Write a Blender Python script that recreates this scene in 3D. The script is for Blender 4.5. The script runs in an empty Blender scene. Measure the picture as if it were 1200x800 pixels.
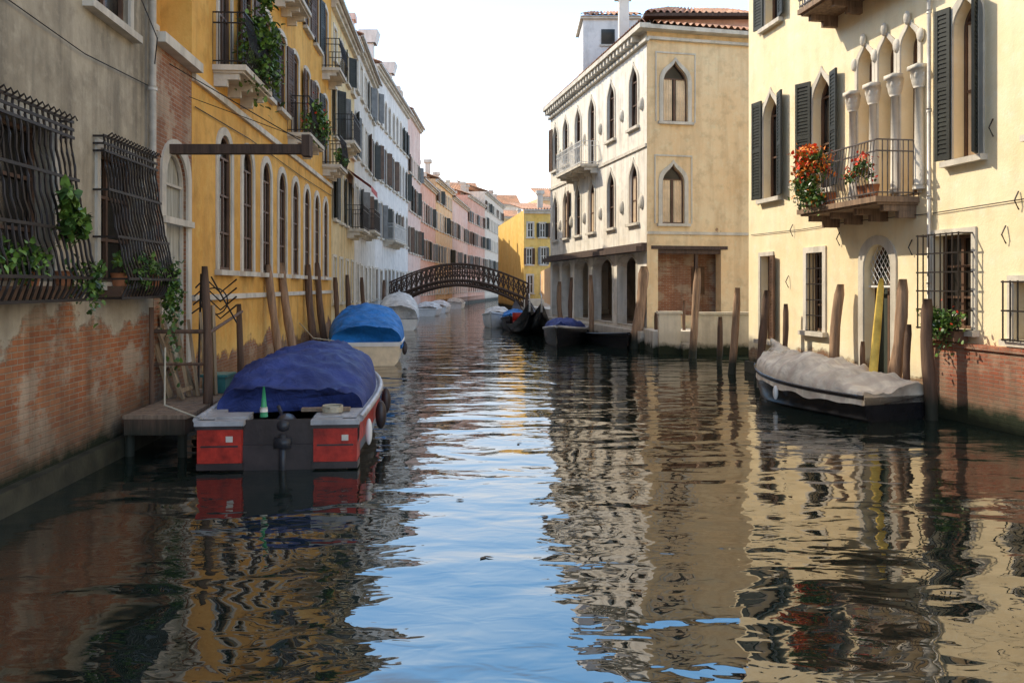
import bpy, math, random
from mathutils import Vector, Matrix, noise
from mathutils.geometry import tessellate_polygon
random.seed(7)
scene=bpy.context.scene
FP=1000.0; H=2.2; HY=335.0; CX=600.0   # survey constants (metres / pixels) used to derive wall positions
def dep(py): return FP*H/(py-HY)
def W(px,py,D): return Vector(((px-CX)/FP*D, D, H+(HY-py)/FP*D))

# ------------------------------------------------------------------ materials
class NT:
    def __init__(s,name):
        s.m=bpy.data.materials.new(name); s.m.use_nodes=True; s.t=s.m.node_tree
        s.b=s.t.nodes['Principled BSDF']; s.tc=s.t.nodes.new('ShaderNodeTexCoord')
        s.sep=s.n('ShaderNodeSeparateXYZ'); s.l(s.tc.outputs['Object'],s.sep.inputs[0])
    def n(s,t,**k):
        x=s.t.nodes.new(t)
        for a,b in k.items(): setattr(x,a,b)
        return x
    def l(s,a,b): s.t.links.new(a,b)
    def inp(s,i,v):
        if isinstance(v,bpy.types.NodeSocket): s.l(v,i)
        else:
            try: i.default_value=v
            except Exception: i.default_value=(*v,1)
    def math(s,op,a,b=0.0,clamp=False):
        x=s.n('ShaderNodeMath',operation=op); x.use_clamp=clamp
        s.inp(x.inputs[0],a); s.inp(x.inputs[1],b); return x.outputs[0]
    def mapping(s,sc,src=None):
        x=s.n('ShaderNodeMapping'); s.l(src or s.tc.outputs['Object'],x.inputs[0]); x.inputs['Scale'].default_value=sc; return x.outputs[0]
    def noise(s,scale,detail=4,rough=.55,vec=None,dist=0):
        x=s.n('ShaderNodeTexNoise'); s.l(vec or s.tc.outputs['Object'],x.inputs['Vector'])
        x.inputs['Scale'].default_value=scale; x.inputs['Detail'].default_value=detail
        x.inputs['Roughness'].default_value=rough; x.inputs['Distortion'].default_value=dist
        return x.outputs['Fac']
    def rng(s,v,a,b,c=0.,d=1.):
        x=s.n('ShaderNodeMapRange'); x.clamp=True; s.inp(x.inputs[0],v)
        for i,q in enumerate((a,b,c,d)): x.inputs[i+1].default_value=q
        return x.outputs[0]
    def mix(s,f,a,b,mode='MIX'):
        x=s.n('ShaderNodeMix',data_type='RGBA',blend_type=mode); s.inp(x.inputs[0],f)
        s.inp(x.inputs[6],a if isinstance(a,bpy.types.NodeSocket) else (*a,1)); s.inp(x.inputs[7],b if isinstance(b,bpy.types.NodeSocket) else (*b,1)); return x.outputs[2]
    def bump(s,h,st,dist=.02):
        x=s.n('ShaderNodeBump'); s.l(h,x.inputs['Height']); x.inputs['Strength'].default_value=st; x.inputs['Distance'].default_value=dist
        s.l(x.outputs[0],s.b.inputs['Normal'])
    def brick(s,c1,c2,mo):
        cb=s.n('ShaderNodeCombineXYZ'); s.l(s.math('ADD',s.sep.outputs[0],s.sep.outputs[1]),cb.inputs[0]); s.l(s.sep.outputs[2],cb.inputs[1])
        x=s.n('ShaderNodeTexBrick'); s.l(cb.outputs[0],x.inputs['Vector'])
        x.inputs['Scale'].default_value=1; x.inputs['Brick Width'].default_value=.23; x.inputs['Row Height'].default_value=.064
        x.inputs['Mortar Size'].default_value=.008; x.inputs['Mortar Smooth'].default_value=.4; x.inputs['Bias'].default_value=-.1
        x.inputs['Color1'].default_value=(*c1,1); x.inputs['Color2'].default_value=(*c2,1); x.inputs['Mortar'].default_value=(*mo,1)
        return x.outputs['Color'],x.outputs['Fac']
MC={}
def simple(name,col,rough=.6,metal=0,var=.25,sc=4,bump=.15,spec=.4):
    if name in MC: return MC[name]
    a=NT(name); f=a.noise(sc,4,.6); dk=tuple(c*(1-var) for c in col); lt=tuple(min(1,c*(1+var)) for c in col)
    a.l(a.mix(a.rng(f,.3,.7),dk,lt),a.b.inputs['Base Color'])
    a.b.inputs['Roughness'].default_value=rough; a.b.inputs['Metallic'].default_value=metal; a.b.inputs['Specular IOR Level'].default_value=spec
    if bump: a.bump(a.noise(sc*6,3),bump,.01)
    MC[name]=a.m; return a.m
def plaster(name,c1,c2,brick=None,amp=1.2,stain=.4,algae=.4,dark=(.12,.10,.075),spot=None,bc=((.34,.13,.065),(.46,.23,.13),(.46,.39,.30)),blotch=.4,peel=.6):
    if name in MC: return MC[name]
    a=NT(name); z=a.sep.outputs[2]
    n1=a.noise(.55,7,.64); n2=a.noise(2.3,5,.6)
    col=a.mix(a.rng(n1,.38,.62),c1,c2)
    st=a.noise(1.0,5,.62,vec=a.mapping((2.4,2.4,.28)))
    col=a.mix(a.math('MULTIPLY',a.rng(st,.46,.72),stain),col,dark)
    col=a.mix(a.math('MULTIPLY',a.rng(n2,.5,.68),blotch),col,tuple(c*.55 for c in c1))
    col=a.mix(a.math('MULTIPLY',a.rng(a.noise(4,4,.7),.52,.7),.25),col,tuple(min(.85,c*1.4+.04) for c in c2))
    hgt=a.math('ADD',n1,a.math('MULTIPLY',a.noise(22,4,.7),.25))
    if brick is not None:
        bcol,bf=a.brick(*bc)
        pn=a.noise(1.1,6,.68,vec=a.mapping((1,1,1.6)))
        bcol=a.mix(a.rng(n2,.3,.7,0,.45),bcol,(.20,.08,.04))
        bcol=a.mix(a.rng(pn,.50,.57,0,peel),bcol,(.52,.42,.30))
        bcol=a.mix(a.math('MULTIPLY',a.rng(st,.42,.66),.55),bcol,(.11,.07,.045))
        bcol=a.mix(a.rng(a.math('ADD',z,n1),1.75,.75,0,.5),bcol,(.10,.06,.035))
        e=a.math('ADD',a.math('SUBTRACT',brick,z),a.math('MULTIPLY',a.math('SUBTRACT',a.math('ADD',a.math('MULTIPLY',n1,.7),a.math('MULTIPLY',n2,.3)),.5),amp*4))
        fac=a.rng(e,-.06,.06)
        if spot:
            fac=a.math('MAXIMUM',fac,a.rng(a.noise(.8,6,.6,vec=a.mapping((1,1,.8))),spot,spot+.02))
        rim=a.math('MULTIPLY',a.rng(e,-.5,-.05),a.math('SUBTRACT',1.,fac))
        col=a.mix(a.math('MULTIPLY',rim,.4),col,tuple(min(.8,c*1.15+.05) for c in c2))
        col=a.mix(fac,col,bcol)
        hgt=a.math('SUBTRACT',hgt,a.math('MULTIPLY',fac,a.math('ADD',.5,a.math('MULTIPLY',bf,.8))))
    zz=a.math('ADD',z,a.math('MULTIPLY',a.math('SUBTRACT',n2,.5),.5))
    col=a.mix(a.rng(zz,algae+.55,algae,0,.5),col,tuple(c*.4 for c in c1))
    col=a.mix(a.rng(zz,algae+.08,algae-.08),col,(.022,.027,.014))
    a.l(col,a.b.inputs['Base Color']); a.b.inputs['Roughness'].default_value=.9; a.b.inputs['Specular IOR Level'].default_value=.2
    a.bump(hgt,.7,.035); MC[name]=a.m; return a.m
def stone(name='istrian_stone',c=(.72,.65,.54)):
    return plaster(name,c,tuple(x*.82 for x in c),stain=.45,algae=.3)
def glass_m():
    a=NT('window_glass'); f=a.noise(.9,2); a.l(a.mix(a.rng(f,.4,.6),(.015,.013,.011),(.05,.042,.034)),a.b.inputs['Base Color'])
    a.b.inputs['Roughness'].default_value=.12; a.b.inputs['Specular IOR Level'].default_value=.3; a.bump(a.noise(1.5,2),.15,.02); return a.m
def wood_m(name,c,wet=False,rough=.8):
    if name in MC: return MC[name]
    a=NT(name); v=a.mapping((9,9,.7)); f=a.noise(1.6,5,.65,vec=v)
    col=a.mix(a.rng(f,.3,.7),tuple(x*.45 for x in c),tuple(x*1.25 for x in c))
    if wet:
        zz=a.math('ADD',a.sep.outputs[2],a.math('MULTIPLY',a.noise(3,3),.3)); col=a.mix(a.rng(zz,.75,.4),col,(.025,.027,.016))
    a.l(col,a.b.inputs['Base Color']); a.b.inputs['Roughness'].default_value=rough; a.bump(f,.7,.02); MC[name]=a.m; return a.m
def tile_m():
    a=NT('terracotta_tiles'); f=a.noise(3.5,5,.7); f2=a.noise(.7,3)
    c=a.mix(a.rng(f,.35,.65),(.26,.11,.06),(.52,.31,.2)); c=a.mix(a.rng(f2,.45,.7,0,.6),c,(.18,.14,.1))
    a.l(c,a.b.inputs['Base Color']); a.b.inputs['Roughness'].default_value=.9; a.bump(f,.5,.03); return a.m
def leaf_m(name,c):
    a=NT(name); a.l(a.mix(a.rng(a.noise(7,2),.35,.65),tuple(x*.5 for x in c),tuple(x*1.5 for x in c)),a.b.inputs['Base Color'])
    a.b.inputs['Roughness'].default_value=.5; return a.m
def cloth_m(name,c,rough=.7,stripe=None,freq=26.):
    a=NT(name); f=a.noise(2.5,5,.6,dist=.6); col=a.mix(a.rng(f,.3,.72),tuple(x*.6 for x in c),tuple(min(1,x*1.25) for x in c))
    if stripe:
        s_=a.math('SINE',a.math('MULTIPLY',a.sep.outputs[0],freq)); col=a.mix(a.rng(s_,.3,.8,0,.5),col,stripe)
    a.l(col,a.b.inputs['Base Color']); a.b.inputs['Roughness'].default_value=rough; a.b.inputs['Specular IOR Level'].default_value=.25
    a.bump(a.noise(5,4,.6,dist=1.2),.55,.05); return a.m

STONE=stone(); GLASS=glass_m(); TILE=tile_m()
IRON=simple('wrought_iron',(.03,.022,.018),.55,.3); DSHUT=simple('dark_green_shutter_paint',(.024,.026,.020),.6,var=.4)
BSHUT=simple('brown_shutter_paint',(.10,.052,.028),.6,var=.4); GSHUT=simple('grey_shutter_paint',(.15,.15,.145),.6,var=.3); WFRAME=simple('white_window_paint',(.7,.66,.59),.5,var=.15)
BFRAME=simple('brown_window_frame',(.13,.07,.042),.6); WIRON=simple('white_painted_iron',(.7,.69,.66),.5,var=.2)
GIRON=simple('grey_painted_iron',(.13,.11,.10),.5,.2)
PIPE=simple('zinc_pipe',(.5,.46,.40),.5,.2); CURT=simple('curtain_cloth',(.76,.58,.38),.9,var=.2,sc=2)
DWOOD=wood_m('dark_timber',(.085,.05,.034)); PWOOD=wood_m('weathered_pole_wood',(.36,.22,.13),True); GWOOD=wood_m('grey_wood',(.30,.21,.14))
PWOODD=wood_m('dark_pole_wood',(.15,.085,.052),True)
L1G=leaf_m('leaf_green',(.12,.21,.03)); L2G=leaf_m('leaf_dark',(.05,.11,.022)); TERRA=simple('terracotta_pot_clay',(.45,.17,.07),.8)
REDF=simple('red_petals',(.75,.06,.02),.6,var=.3,bump=0); ORF=simple('orange_petals',(.85,.26,.04),.6,var=.3,bump=0); WHF=simple('white_petals',(.8,.76,.65),.6,bump=0)

# ------------------------------------------------------------------ mesh builder
class Part:
    def __init__(s,mat,sm=False): s.v=[];s.f=[];s.mat=mat;s.sm=sm
    def add(s,vs,fs):
        o=len(s.v); s.v+= [tuple(v) for v in vs]; s.f+=[tuple(i+o for i in f) for f in fs]
    def box(s,x0,x1,y0,y1,z0,z1,M=None):
        vs=[Vector((x,y,z)) for x in (x0,x1) for y in (y0,y1) for z in (z0,z1)]
        if M is not None: vs=[M@v for v in vs]
        s.add(vs,[(0,1,3,2),(4,6,7,5),(0,4,5,1),(2,3,7,6),(0,2,6,4),(1,5,7,3)])
    def quad(s,*p): s.add(p,[tuple(range(len(p)))])
    def loft(s,rings,close=False,cap0=False,cap1=False):
        n=len(rings[0]); vs=[p for r in rings for p in r]; fs=[]
        for i in range(len(rings)-1):
            for j in range(n if close else n-1):
                k=(j+1)%n; fs.append((i*n+j,i*n+k,(i+1)*n+k,(i+1)*n+j))
        if cap0: fs.append(tuple(range(n)))
        if cap1: fs.append(tuple((len(rings)-1)*n+j for j in range(n))[::-1])
        s.add(vs,fs)
    def tube(s,pts,r,n=6,r1=None):
        pts=[Vector(p) for p in pts]; rings=[]
        for i,p in enumerate(pts):
            d=(pts[min(i+1,len(pts)-1)]-pts[max(i-1,0)]).normalized()
            a=d.cross(Vector((0,0,1)));
            if a.length<.05: a=d.cross(Vector((1,0,0)))
            a.normalize(); b=d.cross(a); rr=r if r1 is None else r+(r1-r)*i/(len(pts)-1)
            rings.append([p+(a*math.cos(t)+b*math.sin(t))*rr for t in [2*math.pi*j/n for j in range(n)]])
        s.loft(rings,True,True,True)
    def ell(s,c,rx,ry,rz,n=8,m=6):
        rings=[]
        for i in range(m+1):
            a=-math.pi/2+math.pi*i/m; rings.append([Vector((c[0]+rx*math.cos(a)*math.cos(t),c[1]+ry*math.cos(a)*math.sin(t),c[2]+rz*math.sin(a))) for t in [2*math.pi*j/n for j in range(n)]])
        s.loft(rings,True)
class Grp:
    def __init__(s,name,M=None): s.name=name; s.M=M or Matrix(); s.parts={}; s.root=None
    def p(s,k,mat,sm=False):
        if k not in s.parts: s.parts[k]=Part(mat,sm)
        return s.parts[k]
    def mesh(s,nm,pt):
        me=bpy.data.meshes.new(nm); me.from_pydata(pt.v,[],pt.f); me.materials.append(pt.mat)
        if pt.sm: me.polygons.foreach_set('use_smooth',[True]*len(me.polygons))
        me.update(); o=bpy.data.objects.new(nm,me); scene.collection.objects.link(o); return o
    def done(s):
        ps={k:p for k,p in s.parts.items() if p.f}
        if len(ps)==1:
            s.root=s.mesh(s.name,list(ps.values())[0]); s.root.matrix_world=s.M; return s.root
        s.root=bpy.data.objects.new(s.name,None); scene.collection.objects.link(s.root); s.root.matrix_world=s.M
        for k,p in ps.items():
            o=s.mesh(k,p); o.parent=s.root
        return s.root

def opening(kind,u0,u1,z0,z1):
    c=(u0+u1)/2; h=(u1-u0)/2; pts=[(u0,z0),(u1,z0)]
    if kind=='rect': return pts+[(u1,z1),(u0,z1)]
    if kind=='round':
        zs=z1-h
        return pts+[(c+h*math.cos(a),zs+h*math.sin(a)) for a in [math.pi*i/12 for i in range(13)]]
    if kind=='seg':
        zs=z1-h*.35
        return pts+[(c+h*math.cos(a),zs+h*.35*math.sin(a)) for a in [math.pi*i/10 for i in range(11)]]
    hh=1.75*h; zs=z1-hh; r=[]
    P=[(1,0),(1.02,.62),(.30,.62),(0,1)]
    for i in range(8):
        t=i/7; b=[(1-t)**3,3*t*(1-t)**2,3*t*t*(1-t),t**3]
        r.append((sum(b[k]*P[k][0] for k in range(4)),sum(b[k]*P[k][1] for k in range(4))))
    return pts+[(c+h*x,zs+hh*y) for x,y in r]+[(c-h*x,zs+hh*y) for x,y in r[-2::-1]]
def scaled(poly,t,bottom=0):
    us=[p[0] for p in poly]; zs=[p[1] for p in poly]; c=(min(us)+max(us))/2; w=max(us)-min(us); z0=min(zs); z1=max(zs); h=z1-z0
    su=(w+2*t)/w; sz=(h+t+bottom)/h
    return [(c+(u-c)*su,z0-bottom+(z-z0)*sz) for u,z in poly]

class Bld(Grp):
    def __init__(s,name,A,B,z1,mat,depth=8,shell=True,z0=-.8):
        A=Vector((*A,0)); B=Vector((*B,0)); s.L=(B-A).length; X=(B-A)/s.L; Y=Vector((0,0,1)).cross(X)
        M=Matrix.Identity(4); M.col[0]=(*X,0); M.col[1]=(*Y,0); M.col[2]=(0,0,1,0); M.col[3]=(*A,1)
        super().__init__(name,M); s.A=A; s.X=X; s.z1=z1; s.z0=z0; s.mat=mat; s.depth=depth; s.shell=shell; s.holes=[]
    def U(s,px):
        d=(px-CX)/FP; return (d*s.A.y-s.A.x)/(s.X.x-d*s.X.y)
    def Z(s,px,py): return H+(HY-py)/FP*(s.A.y+s.U(px)*s.X.y)
    def ring(s,part,poly,t,y0,y1,bottom=0):
        o=scaled(poly,t,bottom); n=len(poly)
        a=[(p[0],y0,p[1]) for p in poly]; b=[(p[0],y0,p[1]) for p in o]; c=[(p[0],y1,p[1]) for p in o]; d=[(p[0],y1,p[1]) for p in poly]
        fs=[]
        for i in range(n):
            k=(i+1)%n; fs+=[(i,k,n+k,n+i),(n+i,n+k,2*n+k,2*n+i),(3*n+i,3*n+k,k,i)]
        part.add(a+b+c+d,fs)
    def win(s,u0,u1,z0,z1,kind='rect',rev=.24,frame=None,surr=.12,surrm=None,sill=True,shut=None,ang=(8,8),shm=None,slats=True,mun=(1,2),curt=None,grille=None,sproj=.035,door=None):
        frame=frame or WFRAME; surrm=surrm or STONE; shm=shm or DSHUT
        poly=opening(kind,u0,u1,z0,z1); s.holes.append((poly,rev))
        w=u1-u0
        if surr: s.ring(s.p('stone_surrounds',surrm),[(p[0],p[1]) for p in poly],surr,-sproj,.0,0)
        if door: s.p('door',door).quad((u0-.1,rev,z0-.1),(u1+.1,rev,z0-.1),(u1+.1,rev,z1+.1),(u0-.1,rev,z1+.1))
        else: s.p('glass',GLASS).quad((u0-.1,rev,z0-.1),(u1+.1,rev,z0-.1),(u1+.1,rev,z1+.1),(u0-.1,rev,z1+.1))
        fp=s.p('window_frames',frame); s.ring(fp,scaled(poly,-.055,-.055),.05,rev-.06,rev-.01,.05)
        zt=z1 if kind=='rect' else z1-(w/2)*(1 if kind=='round' else .35 if kind=='seg' else 1.3)
        for i in range(1,mun[0]+1):
            uu=u0+w*i/(mun[0]+1); fp.box(uu-.03,uu+.03,rev-.055,rev-.012,z0+.02,zt)
        for j in range(1,mun[1]+1):
            zz=z0+(zt-z0)*j/(mun[1]+ (0 if kind!='rect' else 1)); fp.box(u0+.02,u1-.02,rev-.052,rev-.014,zz-.02,zz+.02)
        if curt:
            cp=s.p('curtains',CURT)
            for sd in curt:
                n=7; cw=w*.36; uu=u0+.05 if sd<0 else u1-.05-cw
                cp.loft([[ (uu+cw*i/n, rev-.008-(.03 if i%2 else 0), z) for i in range(n+1)] for z in (z0+.05,zt)])
        if sill: s.p('sills',surrm).box(u0-surr-.06,u1+surr+.06,-.13,.02,z0-.1,z0-.003)
        if shut:
            for sd,a in zip((-1,1),ang):
                if a is None: continue
                if (sd<0 and 'l' not in shut) or (sd>0 and 'r' not in shut): continue
                s.shutter(u0-.02 if sd<0 else u1+.02,z0+.02,z1-(0 if kind=='rect' else w*.15),w/2,sd,a,shm,slats)
        if grille:
            g=s.p('grille_bars',grille[0]); yy=-grille[1]; n=max(2,int(w/.13))
            for i in range(n+1):
                uu=u0-.03+(w+.06)*i/n; g.box(uu-.009,uu+.009,yy-.009,yy+.009,z0-.02,z1+.02)
            m=max(2,int((z1-z0)/.3))
            for j in range(m+1):
                zz=z0+(z1-z0)*j/m; g.box(u0-.05,u1+.05,yy-.02,yy-.008,zz-.012,zz+.012)
                if grille[1]>.1:
                    for e in (u0-.04,u1+.04): g.box(e-.01,e+.01,yy,0,zz-.012,zz+.012)
    def shutter(s,hu,z0,z1,w,sd,ang,m,slats=True):
        a=math.radians(ang); X=Vector((sd*math.cos(a),-math.sin(a),0)); Y=Vector((0,0,1)).cross(X)
        M=Matrix.Identity(4); M.col[0]=(*X,0); M.col[1]=(*Y,0); M.col[2]=(0,0,1,0); M.col[3]=(hu,-.055,0,1)
        p=s.p('shutters_'+m.name.split('_')[0]+m.name.split('_')[1],m)
        if not slats: p.box(0,w,-.02,.02,z0,z1,M); return
        p.box(.0,.06,-.022,.022,z0,z1,M); p.box(w-.06,w,-.022,.022,z0,z1,M); p.box(.055,w-.055,-.004,.004,z0+.02,z1-.02,M)
        for zz in (z0,(z0+z1)/2-.05,z1-.09): p.box(.06,w-.06,-.02,.02,zz,zz+.09,M)
        n=int((z1-z0)/.075)
        for i in range(n):
            zz=z0+.05+i*.075; p.box(.06,w-.06,-.016,.016,zz,zz+.032,M)
    def wpx(s,x0,y0,x1,y1,**k):
        xc=(x0+x1)/2; s.win(s.U(x0),s.U(x1),s.Z(xc,y1),s.Z(xc,y0),**k)
    def balcony(s,u0,u1,z,pr=.7,h=.95,m=None,slab=None,sp=.11,bulge=0):
        m=m or IRON; sl=s.p('balcony_slab',slab or STONE); sl.box(u0,u1,-pr,0.02,z-.1,z); sl.box(u0+.05,u1-.05,-pr+.06,0.02,z-.14,z-.098)
        n=max(2,int((u1-u0)/.9)+1)
        for i in range(n):
            uu=u0+.15+(u1-u0-.3)*i/(n-1)
            sl.box(uu-.06,uu+.06,-pr*.75,.02,z-.25,z-.138); sl.box(uu-.055,uu+.055,-pr*.4,.02,z-.37,z-.248)
        r=s.p('balcony_railing',m); e=.03; y=-pr+.04
        def bar(a,b):
            if bulge: r.tube([(a,b,z),(a,b-bulge,z+h*.35),(a,b,z+h)],.009,5)
            else: r.box(a-.008,a+.008,b-.008,b+.008,z-.001,z+h)
        for i in range(int((u1-u0-.06)/sp)+1): bar(u0+e+i*sp,y)
        for i in range(int(pr/sp)):
            r.box(u0+e-.008,u0+e+.008,-i*sp-.008,-i*sp+.008,z,z+h); r.box(u1-e-.008,u1-e+.008,-i*sp-.008,-i*sp+.008,z,z+h)
        for zz in (z+.07,z+h*.8,z+h):
            r.box(u0+e-.01,u1-e+.01,y-.018,y+.018,zz-.012,zz+.012)
            for q in (u0+e,u1-e): r.box(q-.014,q+.014,y+.02,0,zz-.011,zz+.011)
    def roof(s,ov=.4,rise=1.6,dep=None,cornice=True,rows=4):
        d=dep or s.depth; z=s.z1
        tiles(s.p('roof_tiles',TILE,True),(-.1,-ov,z+.04),(s.L+.1,-ov,z+.04),(-.1,d*.5,z+rise),(s.L+.1,d*.5,z+rise),rows=rows)
        if cornice:
            c=s.p('cornice',STONE); c.box(-.02,s.L+.02,-.16,.0,z-.3,z-.17); c.box(-.02,s.L+.02,-.26,.0,z-.168,z-.02)
            g=s.p('gutter',PIPE); g.box(-.05,s.L+.05,-ov-.02,-ov+.1,z-.05,z+.03)
    def done(s):
        w=s.p('walls',s.mat); outer=[(0,s.z0),(s.L,s.z0),(s.L,s.z1),(0,s.z1)]
        polys=[[Vector((p[0],p[1],0)) for p in outer]]+[[Vector((p[0],p[1],0)) for p in h[0]][::-1] for h in s.holes]
        tri=tessellate_polygon(polys); flat=[p for q in polys for p in q]
        w.add([(p.x,0,p.y) for p in flat],[t for t in tri])
        for h,rev in s.holes:
            n=len(h)
            w.add([(p[0],0,p[1]) for p in h]+[(p[0],rev+.02,p[1]) for p in h],[(i,(i+1)%n,n+(i+1)%n,n+i) for i in range(n)])
        if s.shell:
            L,d,a,b=s.L,s.depth,s.z0,s.z1
            w.add([(0,0,a),(0,0,b),(0,d,a),(0,d,b),(L,0,a),(L,0,b),(L,d,a),(L,d,b)],[(0,2,3,1),(4,5,7,6),(2,6,7,3),(1,3,7,5)])
        return super().done()
def tiles(part,p00,p10,p01,p11,w=.24,rows=None):
    p00,p10,p01,p11=[Vector(p) for p in (p00,p10,p01,p11)]
    n=max(2,int((p10-p00).length/w)); up=Vector((0,0,1)); prof=[0,.055,.075,.055,0,-.03]
    R=rows or max(3,int((p01-p00).length/.45))
    rings=[]
    for j in range(R+1):
        for e in ((0,1) if 0<j<R else (0,)):
            t=j/R; r=[]
            for i in range(n*6+1):
                f=i/(n*6); q=(p00.lerp(p10,f)).lerp(p01.lerp(p11,f),t); jit=noise.noise(Vector((i//6*3.1,j*1.7,0)))*.02
                r.append(q+up*(prof[i%6]+(.025 if (e==0 and j>0) else 0)+jit))
            rings.append(r)
    part.loft(rings)
    part.quad(p00-up*.05,p10-up*.05,p11-up*.05,p01-up*.05)

def foliage(name,c,rad,n=400,sz=.05,droop=0,fl=None,fln=0,fsz=.03):
    g=Grp(name); c=Vector(c)
    clumps=[Vector((random.uniform(-1,1)*rad[0],random.uniform(-1,1)*rad[1],random.uniform(-1,1)*rad[2])) for _ in range(max(4,n//45))]
    for i in range(n+fln):
        q=random.choice(clumps)
        p=c+q*.8+Vector((random.gauss(0,.22)*rad[0],random.gauss(0,.25)*rad[1],random.gauss(0,.22)*rad[2]))
        if droop: p.z-=abs(random.gauss(0,droop))*(1 if random.random()<.4 else .1)
        isf=i>=n; s=(fsz if isf else sz)*random.uniform(.6,1.3)
        m=random.choice(fl) if isf else (L1G if random.random()<.55 else L2G)
        if isf: p.z+=rad[2]*.25; p+=(p-c)*.25
        R=Matrix.Rotation(random.uniform(0,6.28),3,'Z')@Matrix.Rotation(random.uniform(-1.3,1.3),3,'X')
        pt=g.p(m.name,m)
        pt.quad(*[p+R@Vector(v)*s for v in ((-.45,0,0),(-.3,.6,.1),(0,1.1,0),(.35,.55,.1),(.45,0,0),(0,-.3,-.05))])
    return g.done()

# ------------------------------------------------------------------ LEFT BANK
def Lp(y): return (-4.41-.065*y,y)
M_grey=plaster('grey_render_wall',(.32,.27,.195),(.50,.43,.32),brick=1.75,amp=.75,stain=.8,algae=.36,dark=(.10,.085,.065),bc=((.44,.14,.055),(.58,.25,.11),(.50,.39,.27)),blotch=.55,peel=.75)
b=Bld('grey_plaster_house',Lp(-6),Lp(12.4),12.2,M_grey)
def ub_(y): return (y+6)*math.sqrt(1+.065**2)
for (u0,u1) in ((ub_(7.35),ub_(9.45)),(ub_(10.35),ub_(12.1))):
    b.win(u0+.15,u1-.15,2.25,3.9,frame=BFRAME,surr=.1,shut=None,mun=(1,2))
    g=b.p('basket_grille',IRON); n=17; zt,zb=4.02,2.05
    def prof(t):
        return .13+.36*(t**1.6) if t<.9 else .13+.36*(.9**1.6)*(1-(t-.9)*3)
    for i in range(n+1):
        uu=u0+(u1-u0)*i/n
        g.tube([(uu+.022*math.sin(t*30+i*.4),-prof(t),zt+(zb-zt)*t) for t in [k/16 for k in range(17)]],.015,5)
    for t in (0,.045,.09,.33,.62,.88,1.):
        y=-prof(t); z=zt+(zb-zt)*t
        g.box(u0-.05,u1+.05,y-.02,y-.004,z-.016,z+.016)
        for e in (u0,u1): g.box(e-.01,e+.01,y,0.0,z-.012,z+.012)
    for i in range(n): 
        uu=u0+(u1-u0)*(i+.5)/n; g.tube([(uu,-prof(0)-.02,zt+.0),(uu+.02,-prof(0)-.07,zt+.05),(uu,-prof(0)-.1,zt+.0)],.011,4)
    b.p('planter_box',BFRAME).box(u0+.1,u1-.1,-.3,-.06,2.07,2.2)
    for k in range(3):
        uu=u0+.3+(u1-u0-.6)*k/2; b.p('flower_pots',TERRA,True).tube([(uu,-.2,2.2),(uu,-.2,2.36)],.08,10,.11)
b.win(b.U(104),b.U(150),5.6,7.4,frame=WFRAME,surr=.12,shut=None,rev=.12)
b.win(ub_(7.2),ub_(8.4),5.6,7.4,frame=WFRAME,surr=.12); b.win(ub_(2),ub_(3.2),5.6,7.4); b.win(ub_(2),ub_(3.4),2.3,4)
for y in (2,4.7,7.4,10.3): b.win(ub_(y),ub_(y+1.1),9,10.9)
p=b.p('drainpipe',PIPE,True); uu=b.U(171); p.tube([(uu,-.09,12),(uu,-.09,2.9),(uu+.02,-.14,2.7)],.055,10)
for z in (3.5,5,6.5,8): p.tube([(uu,-.09,z-.03),(uu,-.09,z+.03)],.07,10)
MF=simple('algae_stone',(.045,.042,.025),.7,var=.5,sc=3,bump=.5)
b.p('foundation_ledge',MF).box(0,b.L,-.12,0,-.8,.24)
b.p('wires',IRON).tube([(ub_(8),-.04,5.0),(ub_(10),-.05,4.92),(ub_(12.3),-.04,5.05)],.008,4)
b.p('wires',IRON).tube([(ub_(11.6),-.04,6.3),(ub_(11.7),-.3,5.6),(ub_(12.3),-.04,5.2)],.008,4)
b.roof(); b.done(); G1=b

M_brk=plaster('old_brick_wall',(.44,.33,.24),(.5,.4,.3),brick=20,amp=.2,stain=.35,algae=.4)
b=Bld('brick_annex',Lp(12.42),Lp(14.2),5.75,M_brk,depth=3.5)
DOORG=wood_m('pale_grey_door',(.5,.47,.38))
b.win(.45,1.5,.95,4.3,kind='round',rev=.10,surr=.19,door=DOORG,sill=False,mun=(0,1),frame=STONE)
b.p('coping_stones',STONE).box(-.02,b.L+.05,-.18,.4,5.75,5.9)
b.p('stone_string',STONE).box(.3,1.7,-.08,0,3.15,3.25)
b.p('foundation_ledge',MF).box(0,b.L,-.1,0,-.8,.3)
b.done()
M_yel=plaster('ochre_yellow_render',(.66,.33,.065),(.80,.45,.12),brick=.9,amp=.65,stain=.45,algae=.38,dark=(.30,.17,.07))
b=Bld('ochre_tower_house',(-5.75,12.42),(-5.85,14.2),12.,M_yel,depth=7,z0=5)
b.win(.4,1.2,6.4,8.2,kind='rect',rev=.1); b.roof(); b.done()
b=Bld('yellow_palazzo',Lp(14.22),Lp(30),12.7,M_yel,depth=8)
def yu(y): return (y-14.22)*1.0021
for i in range(8):
    y=16.2+1.78*i
    b.win(yu(y)-.44,yu(y)+.44,2.5,5.05,kind='round',frame=BFRAME,surr=.15,mun=(1,3),rev=.07)
    for z0,z1 in ((6.25 if i in (0,4,7) else 6.6,8.5),(9.4 if i in(3,7) else 9.7,11.5)):
        bal=(z0 in(6.25,9.4))
        b.win(yu(y)-.42,yu(y)+.42,z0,z1,kind='seg',frame=WFRAME,surr=.13,shut='lr' if not bal else None,ang=(6,10),shm=BSHUT if i%2 else DSHUT,mun=(1,2),sill=not bal,rev=.08)
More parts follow.
